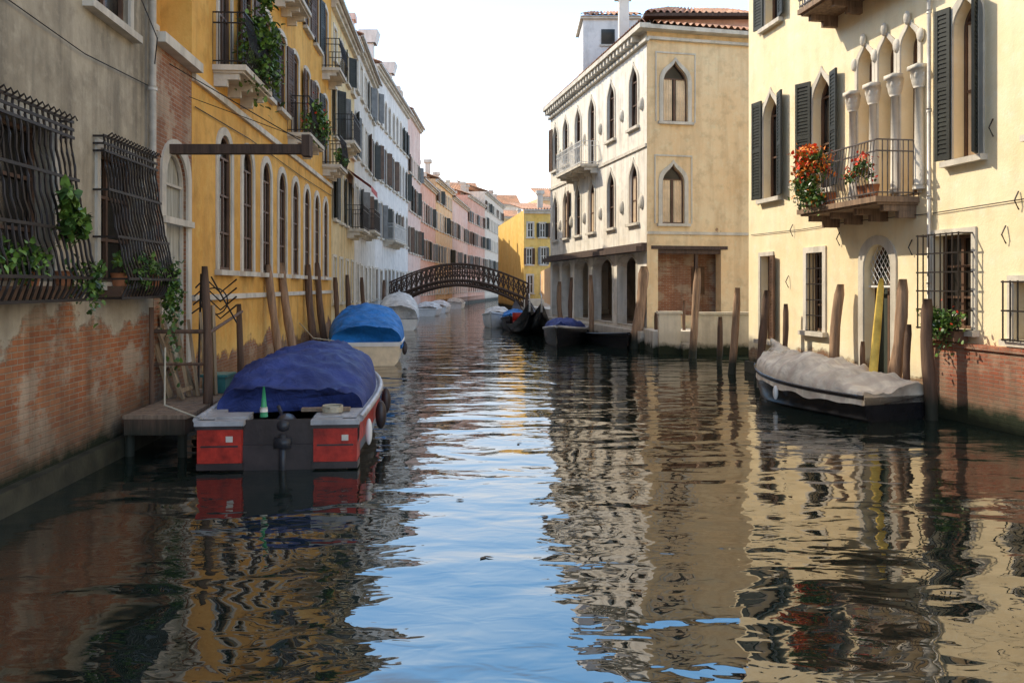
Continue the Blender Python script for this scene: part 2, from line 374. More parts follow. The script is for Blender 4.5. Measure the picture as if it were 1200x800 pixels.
for y0,y1,z in ((15.4,17.6,6.2),(22.2,24.6,6.2),(28,29.8,6.2),(20.6,22.4,9.35),(27.9,29.6,9.35)):
    b.balcony(yu(y0),yu(y1),z,pr=.6,bulge=.1)
b.p('string_course',STONE).box(0,b.L,-.07,0,5.62,5.74)
b.p('plinth',STONE).box(0,b.L,-.06,0,1.95,2.05)
b.p('foundation_ledge',MF).box(0,b.L,-.12,0,-.8,.32)
b.p('cables',IRON).tube([(yu(14.3),-.03,5.2),(yu(18),-.04,5.3),(yu(24),-.04,5.28),(yu(30),-.04,5.35)],.01,4)
b.roof(); b.done(); YEL=b

g=Grp('timber_hoist_beam'); q=g.p('beam',DWOOD)
q.box(-5.25,-3.12,13.0,13.16,4.22,4.36); q.box(-3.2,-3.08,12.97,13.19,4.18,4.5)
r=g.p('stays',IRON); r.tube([(-5.25,13.08,5.6),(-3.2,13.08,4.4)],.008,4); r.tube([(-5.3,14,5.3),(-3.2,13.1,4.45)],.006,4); g.done()

def house(name,A,B,z1,mat,n,floors,kind='rect',shm=None,w=.9,slats=False,shut=True,depth=8,surr=.1,seed=0,rise=1.5,rev=.1):
    b=Bld(name,A,B,z1,mat,depth=depth); rnd=random.Random(seed)
    for j,(z0,z1_) in enumerate(floors):
        for i in range(n):
            u=b.L*(i+.5)/n+rnd.uniform(-.12,.12)
            s_='lr' if shut and j>0 and rnd.random()<.6 else None
            sp=b.L/n; ww=min(w,sp*.45)
            b.win(u-ww/2,u+ww/2,z0,z1_+rnd.uniform(-.05,.05),kind=kind if j else 'rect',surr=surr,shut=s_,ang=(rnd.choice((6,8,20)),rnd.choice((6,8,40))),shm=shm or rnd.choice((DSHUT,GSHUT,BSHUT,DSHUT)),slats=slats,mun=(1,1),frame=WFRAME if rnd.random()<.6 else BFRAME,rev=rev)
    b.roof(rise=rise,rows=3)
    b.p('foundation_ledge',MF).box(0,b.L,-.1,0,-.8,.35)
    if A[1]>40:
        ch=b.p('chimneys',STONE)
        for k in range(1+n//5):
            u=rnd.uniform(.6,b.L-.8); zc=z1+rnd.uniform(1.2,2.); ch.box(u,u+.45,.8,1.25,z1,zc); ch.box(u-.12,u+.57,.68,1.37,zc,zc+.3)
    return b
M_py=plaster('pale_yellow_render',(.68,.49,.24),(.76,.60,.34),brick=.7,amp=.4,stain=.4)
M_gb=plaster('pale_grey_render',(.64,.59,.52),(.74,.69,.61),brick=.6,amp=.4,stain=.4)
M_wh=plaster('white_render',(.74,.71,.67),(.82,.78,.73),stain=.3)
M_pk=plaster('pink_render',(.76,.52,.44),(.80,.61,.52),stain=.3)  # pink, red, orange and beige colours paled to stand in for distance haze
M_rd=plaster('red_render',(.74,.38,.27),(.80,.48,.36),stain=.25)
M_or=plaster('orange_render',(.82,.50,.25),(.84,.58,.34),stain=.25)
M_be=plaster('beige_render',(.78,.63,.49),(.82,.70,.56),stain=.25)
fl=[(1.6,3.2),(4.6,6.4),(7.6,9.4),(10.3,11.5)]
b=house('pale_yellow_house',Lp(30.03),Lp(36.8),12.3,M_py,4,fl,seed=1,slats=True); b.balcony(1.,3.2,7.5); b.balcony(4.2,6.4,4.5)
aw=b.p('red_awning',cloth_m('red_awning_cloth',(.5,.07,.06))); aw.quad((3.9,-.02,6.9),(6.6,-.02,6.9),(6.6,-1.,6.2),(3.9,-1.,6.2)); aw.quad((3.9,-1.,6.2),(6.6,-1.,6.2),(6.6,-1.02,5.95),(3.9,-1.02,5.95)); b.done()
b=house('grey_house',Lp(36.83),Lp(46),13.,M_gb,5,[(1.5,3.1),(4.8,6.6),(7.9,9.7),(10.8,12.3)],seed=2); b.balcony(2,5,4.75)
ch=b.p('chimney',M_pk); ch.box(3,3.5,.4,.9,13.1,14.6); ch.box(2.9,3.6,.3,1,14.6,14.9); b.done()
b=house('white_palazzo',(-7.42,46.03),(-7.32,60),14.2,M_wh,9,[(1.5,3.1),(4.9,6.9),(8.1,10.1),(11.2,12.9)],kind='round',seed=3); b.balcony(3,8,4.85,m=WIRON)
ch=b.p('chimney',M_wh)
for u in (2.5,9.5): ch.box(u,u+.5,.5,1,14.3,16); ch.add([(u-.15,.35,16),(u+.65,.35,16),(u+.65,1.15,16),(u-.15,1.15,16),(u-.3,.2,16.7),(u+.8,.2,16.7),(u+.8,1.3,16.7),(u-.3,1.3,16.7)],[(0,1,5,4),(1,2,6,5),(2,3,7,6),(3,0,4,7),(4,5,6,7)])
b.done()
b=house('pink_house',(-7.32,60.03),(-7.3,68),14.6,M_pk,5,fl,seed=4); b.done()
fl2=[(1.5,3.),(4.4,6.),(7.4,9.)]
house('red_house',(-7.3,68.05),(-7.0,78),10.8,M_rd,6,fl2,seed=5).done()
house('orange_house',(-6.98,78.05),(-6.3,90),12.0,M_or,6,fl2+[(10,11.2)],seed=6).done()
house('pink_house',(-6.28,90.05),(-5.46,105),11.6,M_pk,7,fl2,seed=16).done()
house('red_house',(-5.44,105.05),(-3.84,120),13.4,M_rd,8,fl2+[(10.2,11.6)],seed=7).done()
house('beige_house',(-3.82,120.05),(-1.45,145),15.5,M_be,12,fl2+[(10.4,12),(13,14.3)],seed=8).done()
house('beige_house',(-1.5,146),(2.6,147),14,M_py,4,fl2+[(10.4,12)],seed=9).done()
house('terracotta_house',(-13.5,128),(-4.9,130),16,M_rd,7,fl2+[(10.4,12),(13,14.5)],seed=10,rise=2.3).done()
house('terracotta_house',(-8.5,165),(1.6,167),18,M_be,7,fl2+[(10.4,12),(13,14.5)],seed=11,rise=2.3).done()
b=house('ochre_house',(1.0,72),(4.2,72.4),8.6,plaster('ochre_render',(.78,.48,.12),(.82,.55,.18),stain=.25),3,[(1.6,3.1),(4.,5.4),(6.3,7.5)],seed=12,depth=20); b.done()
house('ochre_house',(3.1,95),(7.5,96),12.,M_or,4,fl2,seed=13).done()

# ------------------------------------------------------------------ C corner palazzo
M_cw=plaster('ivory_render',(.78,.70,.58),(.84,.78,.68),stain=.45,blotch=.4)
M_cf=plaster('sand_render',(.82,.57,.31),(.86,.66,.40),brick=.5,amp=.9,stain=.45,spot=.655,dark=(.42,.27,.14),blotch=.45)
c1=Bld('corner_palazzo',(1.98,44),(4.74,30),11.3,M_cw,shell=False)
for i,u in enumerate((1.1,3.1,5.3,7.5,10.2,12.9)):
    c1.win(u-.46,u+.46,4.5,6.8,kind='gothic',frame=BFRAME,surr=.12,shut='r' if i in(1,) else None,curt=(-1,1) if i%2 else None,mun=(1,2),rev=.14,shm=BSHUT)
    c1.win(u-.46,u+.46,7.35 if i in (2,3) else 8.0,10.3,kind='gothic',frame=BFRAME,surr=.12,sill=not i in(2,3),mun=(1,2),shut='l' if i in(0,) else None,shm=BSHUT,rev=.14)
c1.balcony(4.3,8.5,7.3,pr=.8,m=WIRON,bulge=.05)
for a_,b_ in ((648,656),(659,669),(674,690),(695,718),(724,746)):
    u0,u1=c1.U(a_),c1.U(b_); poly=opening('seg',u0,u1,.75,3.35); c1.holes.append((poly,.35))
    c1.ring(c1.p('stone_surrounds',STONE),poly,.07,-.03,0)
PE=c1.L-1.05
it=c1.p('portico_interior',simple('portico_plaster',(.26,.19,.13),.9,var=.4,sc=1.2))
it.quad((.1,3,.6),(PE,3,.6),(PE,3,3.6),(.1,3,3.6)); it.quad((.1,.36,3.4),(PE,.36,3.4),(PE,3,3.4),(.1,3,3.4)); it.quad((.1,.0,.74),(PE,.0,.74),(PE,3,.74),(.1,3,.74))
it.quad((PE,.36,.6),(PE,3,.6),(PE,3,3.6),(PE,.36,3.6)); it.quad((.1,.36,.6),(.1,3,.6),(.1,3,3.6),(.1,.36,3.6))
dr=c1.p('portico_doors',BSHUT)
for u in (2.5,6,9.5,11.6): dr.box(u-.5,u+.5,2.94,2.99,.75,2.9)
c1.p('timber_lintel',DWOOD).box(-.05,c1.L,-.4,0,3.42,3.6); c1.p('timber_lintel',DWOOD).box(-.05,c1.L,-.2,0,3.603,3.72)
co=c1.p('cornice',STONE); co.box(-.1,c1.L+.25,-.14,0,10.75,10.85); co.box(-.1,c1.L+.4,-.4,0,11.15,11.32)
for i in range(int(c1.L/.42)): co.box(i*.42+.05,i*.42+.22,-.33,0,10.93,11.147)
co.box(0,4.25,-.06,0,7.1,7.22); co.box(8.55,c1.L,-.06,0,7.1,7.22)
oc=c1.p('stone_ornaments',STONE,True)
for u in (2.1,4.2,6.4,8.8,11.6,13.8):
    oc.ell((u,-.03,5.2),.18,.1,.26); oc.ell((u,-.03,8.7),.16,.1,.24)
c1.p('quay_edge',STONE).box(-.2,c1.L+.3,-.35,-.003,-.8,.62)
Mi=c1.M.inverted()
def lw(x,y,z): return Mi@Vector((x,y,z))
T=c1.p('roof_tiles',TILE,True)
E=[(1.6,44.3),(4.42,29.55),(10.1,30.9),(9.4,45)]; R0,R1=(5.9,36,13.0),(5.3,40,13.0)
tiles(T,lw(*E[0],11.36),lw(*E[1],11.36),lw(*R1),lw(*R0)); tiles(T,lw(*E[1],11.36),lw(*E[2],11.36),lw(*R0),lw(R0[0]+.1,R0[1],R0[2]))
tiles(T,lw(*E[2],11.36),lw(*E[3],11.36),lw(*R0),lw(*R1)); tiles(T,lw(*E[3],11.36),lw(*E[0],11.36),lw(*R1),lw(R1[0]-.1,R1[1],R1[2]))
bk=c1.p('rear_walls',M_cw); bk.quad(lw(1.98,44,-.8),lw(9,44.6,-.8),lw(9,44.6,11.3),lw(1.98,44,11.3)); bk.quad(lw(9,44.6,-.8),lw(9.8,31.2,-.8),lw(9.8,31.2,11.3),lw(9,44.6,11.3))
def wbox(part,x0,x1,y0,y1,z0,z1): part.box(x0,x1,y0,y1,z0,z1,Mi)
tb=c1.p('roof_turret',M_wh); wbox(tb,3.15,5.6,37.8,40.5,11.2,14.0)
wbox(c1.p('turret_window',GLASS),3.95,4.55,37.77,37.79,12.9,13.55); wbox(c1.p('turret_trim',STONE),3.88,4.62,37.74,37.768,12.8,12.88); wbox(c1.p('turret_trim',STONE),3.02,5.72,37.68,40.6,14.0,14.12)
tiles(T,lw(3.,37.6,14.15),lw(5.8,37.6,14.15),lw(3.6,39.1,14.7),lw(5.2,39.1,14.7))
chm=c1.p('chimneys',M_cw); wbox(chm,4.35,4.75,34.6,35,11.5,13.9); wbox(chm,4.2,4.9,34.45,35.15,13.9,14.2)
at=c1.p('attic_storey',M_rd); wbox(at,5.4,9.3,32.4,37,11.6,12.35)
tiles(T,lw(5.,31.9,12.45),lw(9.7,32.3,12.45),lw(6.3,34.5,13.4),lw(8.8,34.7,13.4)); tiles(T,lw(5.,37.5,12.45),lw(5.,31.9,12.45),lw(6.3,35.4,13.4),lw(6.3,34.5,13.4))
wbox(c1.p('attic_eaves',DWOOD),4.95,9.7,31.95,37.3,12.3,12.42)
c1.done()
c2=Bld('front_wing',(4.745,30.0),(9.8,31.2),11.3,M_cf,shell=False)
for (x0,y0,x1,y1) in ((777,72,806,143),(776,192,802,262)):
    c2.wpx(x0,y0,x1,y1,kind='gothic',frame=BFRAME,surr=.14,curt=(-1,1),mun=(1,1),rev=.16)
    u0,u1=c2.U(x0),c2.U(x1); z0,z1=c2.Z((x0+x1)/2,y1),c2.Z((x0+x1)/2,y0)
    fr=c2.p('rectangular_mouldings',STONE)
    for q in ((u0-.30,u0-.25,z0,z1+.25),(u1+.25,u1+.30,z0,z1+.25),(u0-.30,u1+.30,z1+.253,z1+.31)): fr.box(q[0],q[1],-.03,0,q[2],q[3])
u0,u1=c2.U(771),c2.U(845)
poly=opening('rect',u0,u1,1.15,3.5); c2.holes.append((poly,.4))
it=c2.p('loggia_interior',M_brk); D_=.85
it.quad((u0-.02,D_,.6),(u1+.5,D_,.6),(u1+.5,D_,3.7),(u0-.02,D_,3.7)); it.quad((u0-.02,.4,.6),(u0-.02,D_,.6),(u0-.02,D_,3.7),(u0-.02,.4,3.7)); it.quad((u1+.3,.4,.6),(u1+.3,D_,.6),(u1+.3,D_,3.7),(u1+.3,.4,3.7)); it.quad((u0-.02,.3,3.6),(u1+.5,.3,3.6),(u1+.5,D_,3.6),(u0-.02,D_,3.6))
it.quad((u0-.02,.0,1.14),(u1+.3,.0,1.14),(u1+.3,D_,1.14),(u0-.02,D_,1.14))
dd=c2.p('loggia_doors',BSHUT); dd.box(u1-.75,u1-.25,D_-.05,D_-.01,1.9,2.9)
c2.p('loggia_posts',DWOOD).box(u1-.95,u1-.85,.12,.24,1.15,3.34); c2.p('loggia_posts',DWOOD).box(u0,u1,.05,.2,3.345,3.497)
c2.p('timber_lintel',DWOOD).box(u0-.25,u1+.25,-.03,.3,3.5,3.62)
s_=c2.p('string_courses',STONE); s_.box(0,c2.L,-.06,0,4.02,4.12); s_.box(0,c2.L+.1,-.14,0,10.85,10.95); s_.box(-.2,c2.L+.1,-.42,0,11.14,11.28)
rt=c2.done(); rt.parent=c1.root; rt.matrix_parent_inverse=c1.M.inverted()

g=Grp('stone_quay'); q=g.p('paving',STONE); q.box(4.6,14,27.8,29.95,-.8,.72)
pr=g.p('parapet',stone('pale_parapet_stone',(.80,.69,.52)))
pr.box(4.75,5.45,27.55,27.8,-.8,1.3); pr.box(5.9,9.5,27.4,27.65,-.8,1.28); pr.box(4.7,5.5,27.5,27.85,1.3,1.38); pr.box(5.85,9.5,27.35,27.7,1.28,1.36)
q.box(5.45,5.9,27.2,27.8,-.8,.35)
g.done()
g=Grp('stone_quay'); q=g.p('paving',STONE); q.add([(1.9,44.1,-.8),(.75,50,-.8),(.75,71,-.8),(6,71,-.8),(6,44.1,-.8),(1.9,44.1,1.0),(.75,50,1.0),(.75,71,1.0),(6,71,1.0),(6,44.1,1.0)],[(0,1,6,5),(1,2,7,6),(2,3,8,7),(3,4,9,8),(4,0,5,9),(5,6,7,8,9)])
g.p('garden_wall',M_or).box(2.4,2.7,50,71,1.0,3.4); g.done()

# ------------------------------------------------------------------ R palazzo
M_R=plaster('cream_render',(.86,.69,.42),(.90,.77,.52),brick=.62,amp=.5,stain=.25,algae=.35,dark=(.52,.36,.18),blotch=.18)
def Rp(y): return (9.645-.161*y,y)
r=Bld('cream_palazzo',Rp(22),Rp(4),13,M_R,depth=10)
r.wpx(895,108,913,232,kind='gothic',frame=BFRAME,surr=.12,shut='lr',ang=(8,14),curt=(1,))
r.wpx(953,84,975,222,kind='gothic',frame=BFRAME,surr=.12,shut='lr',ang=(25,12),curt=(1,))
r.wpx(1118,-5,1147,185,kind='gothic',frame=WFRAME,surr=.14,shut='lr',ang=(14,48),curt=(-1,1))
us=[r.U(1003),r.U(1081)]; w3=(us[1]-us[0])/3
for i in range(3):
    a=us[0]+i*w3+.09; c=us[0]+(i+1)*w3-.09
    r.win(a,c,3.85,6.93,kind='gothic',frame=BFRAME,surr=.085,sill=False,curt=(-1,1) if i!=1 else (1,),mun=(1,3),rev=.3)
cl=r.p('arcade_columns',STONE,True)
for i in range(4):
    uu=us[0]+i*w3; zt=6.0
    cl.tube([(uu,-.06,3.9),(uu,-.06,3.98)],.11,12); cl.tube([(uu,-.06,3.98),(uu,-.06,zt-.32)],.085,12,.075); cl.tube([(uu,-.06,zt-.32),(uu,-.06,zt-.28),(uu,-.06,zt-.2),(uu,-.06,zt)],.09,12,.15)
    for k in range(6): cl.ell((uu+.11*math.cos(k*1.047),-.06+.11*math.sin(k*1.047),zt-.1),.04,.04,.09,6,5)
    cl.box(uu-.15,uu+.15,-.2,.0,zt,zt+.08)
    cl.ell((uu,-.04,6.62),.09,.05,.13)
for i in range(3): cl.ell((us[0]+(i+.5)*w3,-.06,7.02),.07,.06,.13)
r.balcony(r.U(975)+.1,r.U(1082)-.1,3.78,pr=.85,h=1.0,m=GIRON,slab=wood_m('balcony_timber',(.28,.18,.11)),sp=.1,bulge=.06)
for x0,x1 in ((897,914),(953,975),(1010,1030),(1050,1072),(1118,1147)):
    r.win(r.U(x0),r.U(x1),8.55,10.7,kind='gothic',surr=.12,shut='lr',ang=(10,12),frame=WFRAME)
r.balcony(r.U(985)-.3,r.U(1075)+.2,7.95,pr=.8,m=WIRON)
r.wpx(892,300,905,398,frame=BFRAME,surr=.1,shut='r',ang=(10,10),shm=BSHUT)
r.wpx(946,296,965,388,frame=BFRAME,surr=.13,surrm=STONE,grille=(IRON,.01))
DG=wood_m('dark_green_door',(.04,.05,.035)); 
u0,u1=r.U(1013),r.U(1045); r.win(u0,u1,.45,3.0,kind='round',rev=.28,surr=.17,door=DG,sill=False,mun=(1,1),frame=BFRAME)
lt=r.p('fanlight_lattice',WIRON)
uc=(u0+u1)/2; h=(u1-u0)/2
for i in range(-6,7):
    for sg in (-1,1):
        pts=[]
        for k in range(25):
            t=-1.2+2.4*k/24; x=uc+t*h; z=2.35+(t*sg+i*.3)*h*1.2
            if abs(x-uc)<h and z>2.2 and (z<3.-h or (x-uc)**2+(z-(3.-h))**2<h*h): pts.append((x,.12,z))
        if len(pts)>1: lt.tube(pts,.008,4)
lt.box(u0,u1,.09,.13,2.17,2.21); r.p('door_step',STONE).box(u0-.3,u1+.3,-.45,0,-.8,.42)
r.wpx(1094,275,1140,385,frame=WFRAME,surr=.1,grille=(WIRON,.28),mun=(1,2))
r.wpx(1188,330,1240,400,frame=BFRAME,surr=.1,grille=(WIRON,.16),mun=(1,2))
r.wpx(1280,300,1360,430,frame=BFRAME,surr=.1,grille=(IRON,.1)); r.wpx(1215,0,1270,150,kind='gothic',shut='r',frame=WFRAME)
M_rb=plaster('red_brick_plinth',(.5,.38,.26),(.5,.38,.26),brick=20,amp=.1,stain=.4,algae=.3,bc=((.44,.10,.055),(.54,.17,.09),(.42,.32,.25)),peel=.4)
r.p('brick_plinth',M_rb).box(r.U(1098),r.L,-.14,0,-.8,1.2); r.p('plinth_cap',M_rb).box(r.U(1098)-.03,r.L,-.18,0,1.2,1.27)
r.p('foundation_ledge',MF).box(0,r.U(1098),-.12,0,-.8,.28)
bx=r.p('flower_box',BFRAME); bx.box(r.U(1101),r.U(1138),-.3,-.05,1.3,1.48)
pp=r.p('drainpipes',PIPE,True); uu=r.U(1093); pp.tube([(uu,-.07,12.8),(uu,-.07,1.3)],.035,8); 
for z in (2.2,3.7,5.2,6.9,8.4): pp.tube([(uu,-.07,z),(uu,-.07,z+.06)],.045,8)
an=r.p('iron_anchors',IRON)
for px,py in ((930,270),(985,280),(1070,290),(1180,275),(1165,150),(925,330),(1195,235)):
    u,z=r.U(px),r.Z(px,py); an.tube([(u,-.02,z+.14),(u,-.09,z),(u+.02,-.03,z-.14)],.012,5)
wr=r.p('cables',IRON); wr.tube([(.2,-.03,3.5),(r.U(940),-.03,3.47),(r.U(1000),-.03,3.5),(r.U(1090),-.03,3.45),(r.U(1250),-.03,3.5)],.008,4)
r.roof(); r.done()

# ------------------------------------------------------------------ plants
def fol(B,u,y,z,rad,n,sz,**k):
    c=B.M@Vector((u,y,z)); return foliage(k.pop('name','hanging_plant'),c,rad,n,sz,**k)
fol(G1,ub_(9.0),-.4,3.05,(.1,.25,.33),260,.1)
fol(G1,ub_(9.35),-.4,2.3,(.15,.3,.2),350,.055,droop=.15); fol(G1,ub_(7.9),-.35,2.45,(.12,.5,.2),450,.06)
fol(G1,ub_(10.9),-.3,2.38,(.14,.5,.22),600,.055); fol(G1,ub_(12.05),-.38,2.25,(.15,.25,.35),900,.055,droop=.5)
fol(YEL,yu(16.8),-.55,6.9,(.25,.75,.6),1500,.09,droop=.3); fol(YEL,yu(17.3),-.5,8.3,(.2,.4,.5),600,.09,droop=.3)
fol(YEL,yu(23.3),-.6,6.8,(.2,1.,.35),700,.09,droop=.2,fl=[REDF],fln=60,fsz=.06); fol(YEL,yu(29),-.6,6.6,(.2,.7,.3),350,.09)
ub1,ub2=r.U(978),r.U(1076)
fol(r,ub1+.8,-.9,4.65,(.25,.5,.2),900,.06,droop=.12,fl=[REDF,ORF,ORF],fln=650,fsz=.065,name='potted_geraniums')
fol(r,ub1+.6,-.9,4.15,(.2,.5,.25),900,.06,droop=.15,fl=[WHF,ORF],fln=160,fsz=.05,name='potted_geraniums')
fol(r,ub2-.55,-.8,4.25,(.2,.3,.2),450,.05,fl=[REDF],fln=150,fsz=.05,name='potted_geraniums')
fol(r,(r.U(1101)+r.U(1138))/2,-.28,1.62,(.14,.5,.2),1100,.055,droop=.2,fl=[REDF,WHF],fln=70,fsz=.04,name='window_box_plant')
g=Grp('flower_pot',r.M); q=g.p('pots',TERRA,True)
for u in (ub1+.3,ub1+.7,ub1+1.05,ub2-.55,ub2-.3): q.tube([(u,-.7,3.79),(u,-.7,4.02)],.09,12,.13)
g.done()

# ------------------------------------------------------------------ bridge
g=Grp('arched_footbridge'); S=g.p('arch_truss',DWOOD); xl,xr=-7.5,1.0; N=28
def zd(t): return 1.35+1.2*math.sin(math.pi*t)
def zu(t): return .75+1.5*math.sin(math.pi*t)**.8
for yy in (51.0,53.2):
    for i in range(N):
        t0,t1=i/N,(i+1)/N; a,c=xl+(xr-xl)*t0,xl+(xr-xl)*t1
        for zf,th in ((zd,.08),(zu,.09)):
            S.tube([(a,yy,zf(t0)),(c,yy,zf(t1))],th,4)
        S.tube([(c,yy,zu(t1)),(c,yy,zd(t1)+.98)],.04,4)
        S.tube([(a,yy,zd(t0)),(c,yy,zu(t1))],.03,4)
        S.tube([(a,yy,zd(t0)+.98),(c,yy,zd(t1)+.98)],.05,4); S.tube([(a,yy,zd(t0)+.5),(c,yy,zd(t1)+.5)],.025,4)
        S.tube([(a,yy,zd(t0)+.1),(c,yy,zd(t1)+.95)],.025,4); S.tube([(a,yy,zd(t0)+.95),(c,yy,zd(t1)+.1)],.025,4)
dk=g.p('deck',DWOOD); dk.loft([[(xl+(xr-xl)*i/N,51,zd(i/N)),(xl+(xr-xl)*i/N,53.2,zd(i/N))] for i in range(N+1)]); dk.loft([[(xl+(xr-xl)*i/N,51,zd(i/N)-.1),(xl+(xr-xl)*i/N,53.2,zd(i/N)-.1)] for i in range(N+1)])
ab=g.p('abutments',STONE); ab.box(.7,1.9,50.7,53.5,-.8,1.4); ab.box(-8,-7.2,50.7,53.5,-.8,1.4); g.done()

# ------------------------------------------------------------------ poles
def pole(bx,by,tx,ty,w,mat=None,D=None,name='mooring_pole'):
    D=D or dep(by); b0=W(bx,by,D); b0.z=max(b0.z,0); t0=W(tx,ty,D)
    d=(t0-b0); base=b0-d.normalized()*.8; r=w/FP*D/2
    g=Grp(name); q=g.p('p',mat or PWOOD,True); ph=random.random()*10; rings=[]; Lh=(t0-base)
    for i in range(15):
        t=i/14; c=base+Lh*t+Vector((noise.noise(Vector((ph,t*2,0))),noise.noise(Vector((ph,t*2,5))),0))*r*.7
        rr=r*(1.05-.12*t)*(1+.2*noise.noise(Vector((ph,t*7,9))))
        if t>.97: rr*=.7
        rings.append([c+Vector((math.cos(a),math.sin(a),0))*rr*(1+.14*noise.noise(Vector((a,t*3,ph)))) for a in [2*math.pi*j/10 for j in range(10)]])
    q.loft(rings,True,True,True); return g.done()
for a in ((744,408,756,312,13,PWOOD),(813,420,817,314,9,PWOOD),(770,411,769,366,6,PWOODD),(843,428,844,371,7,PWOODD),(859,438,864,337,9,PWOOD),(889,449,899,340,10,PWOODD),(918,447,921,356,7,PWOODD,19.4),
          (974,462,986,333,12,PWOOD,17.2),(1046,482,1058,327,14,PWOOD,15.0),(1090,492,1086,350,14,PWOODD),(1062,488,1066,380,8,PWOODD,14.6),(1010,476,1012,400,6,PWOODD,15.8),
          (330,445,314,310,10,PWOOD,19.6),(345,435,329,308,10,PWOOD,21.2),(368,421,360,310,9,PWOODD,24.6),(380,416,371,308,8,PWOODD,26.4),(398,408,392,325,6,PWOODD,29.8),(409,400,407,322,6,PWOODD,33.),(426,391,424,325,5,PWOODD,38.4),
          (657,395,656,330,6,PWOOD),(669,398,669,325,5,PWOODD),(694,400,692,322,6,PWOOD),(450,381,450,328,4,PWOODD,46),(618,385,618,345,4,PWOODD),(802,412,802,352,4,PWOODD)):
    pole(*a[:6],D=a[6] if len(a)>6 else None)
pole(243,520,240,312,10,PWOODD,D=12.0); pole(283,480,281,356,8,PWOODD,D=15.0)
g=Grp('yellow_mooring_board'); D=14.9; q=g.p('b',simple('yellow_paint',(.82,.53,.10),.6,var=.3),True)
c0=W(1022,450,D); c1_=W(1033,326,D); pts=[c0,c0.lerp(c1_,.5),c0.lerp(c1_,.9),c1_]
rings=[]
for p_,rr in zip(pts,(.08,.075,.06,.03)): rings.append([p_+Vector((math.cos(a)*rr,math.sin(a)*rr*.4,0)) for a in [2*math.pi*j/10 for j in range(10)]])
q.loft(rings,True,True,True); g.done()

# ------------------------------------------------------------------ dock on the left
g=Grp('wooden_landing_stage'); q=g.p('planks',GWOOD)
for i in range(15):
    y=10.9+i*.19; x0=-4.41-.065*y+.14; q.box(x0,-4.15-.065*(y-11)+random.uniform(-.03,.03),y,y+.17,.5,.55)
f=g.p('frame',PWOODD); f.box(-4.95,-4.2,10.88,10.98,.3,.5); f.box(-4.28,-4.18,10.9,13.7,.3,.497); f.box(-5.1,-4.3,13.6,13.7,.3,.5)
for x,y in ((-4.25,11.0),(-4.95,11.05),(-4.3,13.6)): f.tube([(x,y,-.6),(x,y,.5)],.06,8)
f.tube([(-5.05,11.95,.5),(-5.05,11.95,1.9)],.035,8); f.tube([(-5.08,12,1.56),(-4.32,12,1.56)],.03,8); f.tube([(-5.08,12,1.1),(-4.32,12,1.1)],.02,8)
f.tube([(-4.32,12,1.5),(-4.75,15,1.75)],.025,8); g.done()
g=Grp('stacked_timber_boards'); q=g.p('b',wood_m('raw_boards',(.42,.3,.18)))
for i in range(6):
    M=Matrix.Translation((-5.02+.11*i,12.5+.08*i,.56))@Matrix.Rotation(-.28+.05*i,4,'Y')@Matrix.Rotation(.1*i,4,'Z')
    q.box(-.02,.02,0,.14+.03*(i%2),0,1.15+.1*(i%3),M)
M=Matrix.Translation((-4.75,12.3,.56))@Matrix.Rotation(-.35,4,'Y')
for k in (0,.5): q.box(-.02,.02,k,k+.06,0,1.1,M)
for k in (.1,.5,.95): q.box(-.018,.018,.06,.5,k,k+.06,M)
g.done()
g=Grp('metal_rack'); q=g.p('t',IRON,True)
for k in range(4):
    z=1.75+.14*k; q.tube([(-5.25+.02*k+.0,14.0,z),(-5.0,13.9,z+.16),(-4.75,13.9,z-.08),(-4.5,13.95,z+.14)],.014,5)
q.tube([(-5.15,14,.5),(-5.1,14,2.4)],.02,5); q.tube([(-4.5,13.95,1.6),(-4.9,13.9,2.35)],.014,5)
q.tube([(-4.85+.22*math.cos(a),13.9,1.95+.22*math.sin(a)) for a in [i*math.pi/8 for i in range(17)]],.012,5); g.done()
g=Grp('plastic_crate'); q=g.p('c',simple('teal_plastic',(.05,.2,.19),.4)); q.box(-4.75,-4.4,13.1,13.5,.555,.8); q.box(-4.78,-4.37,13.07,13.53,.8,.84); g.done()

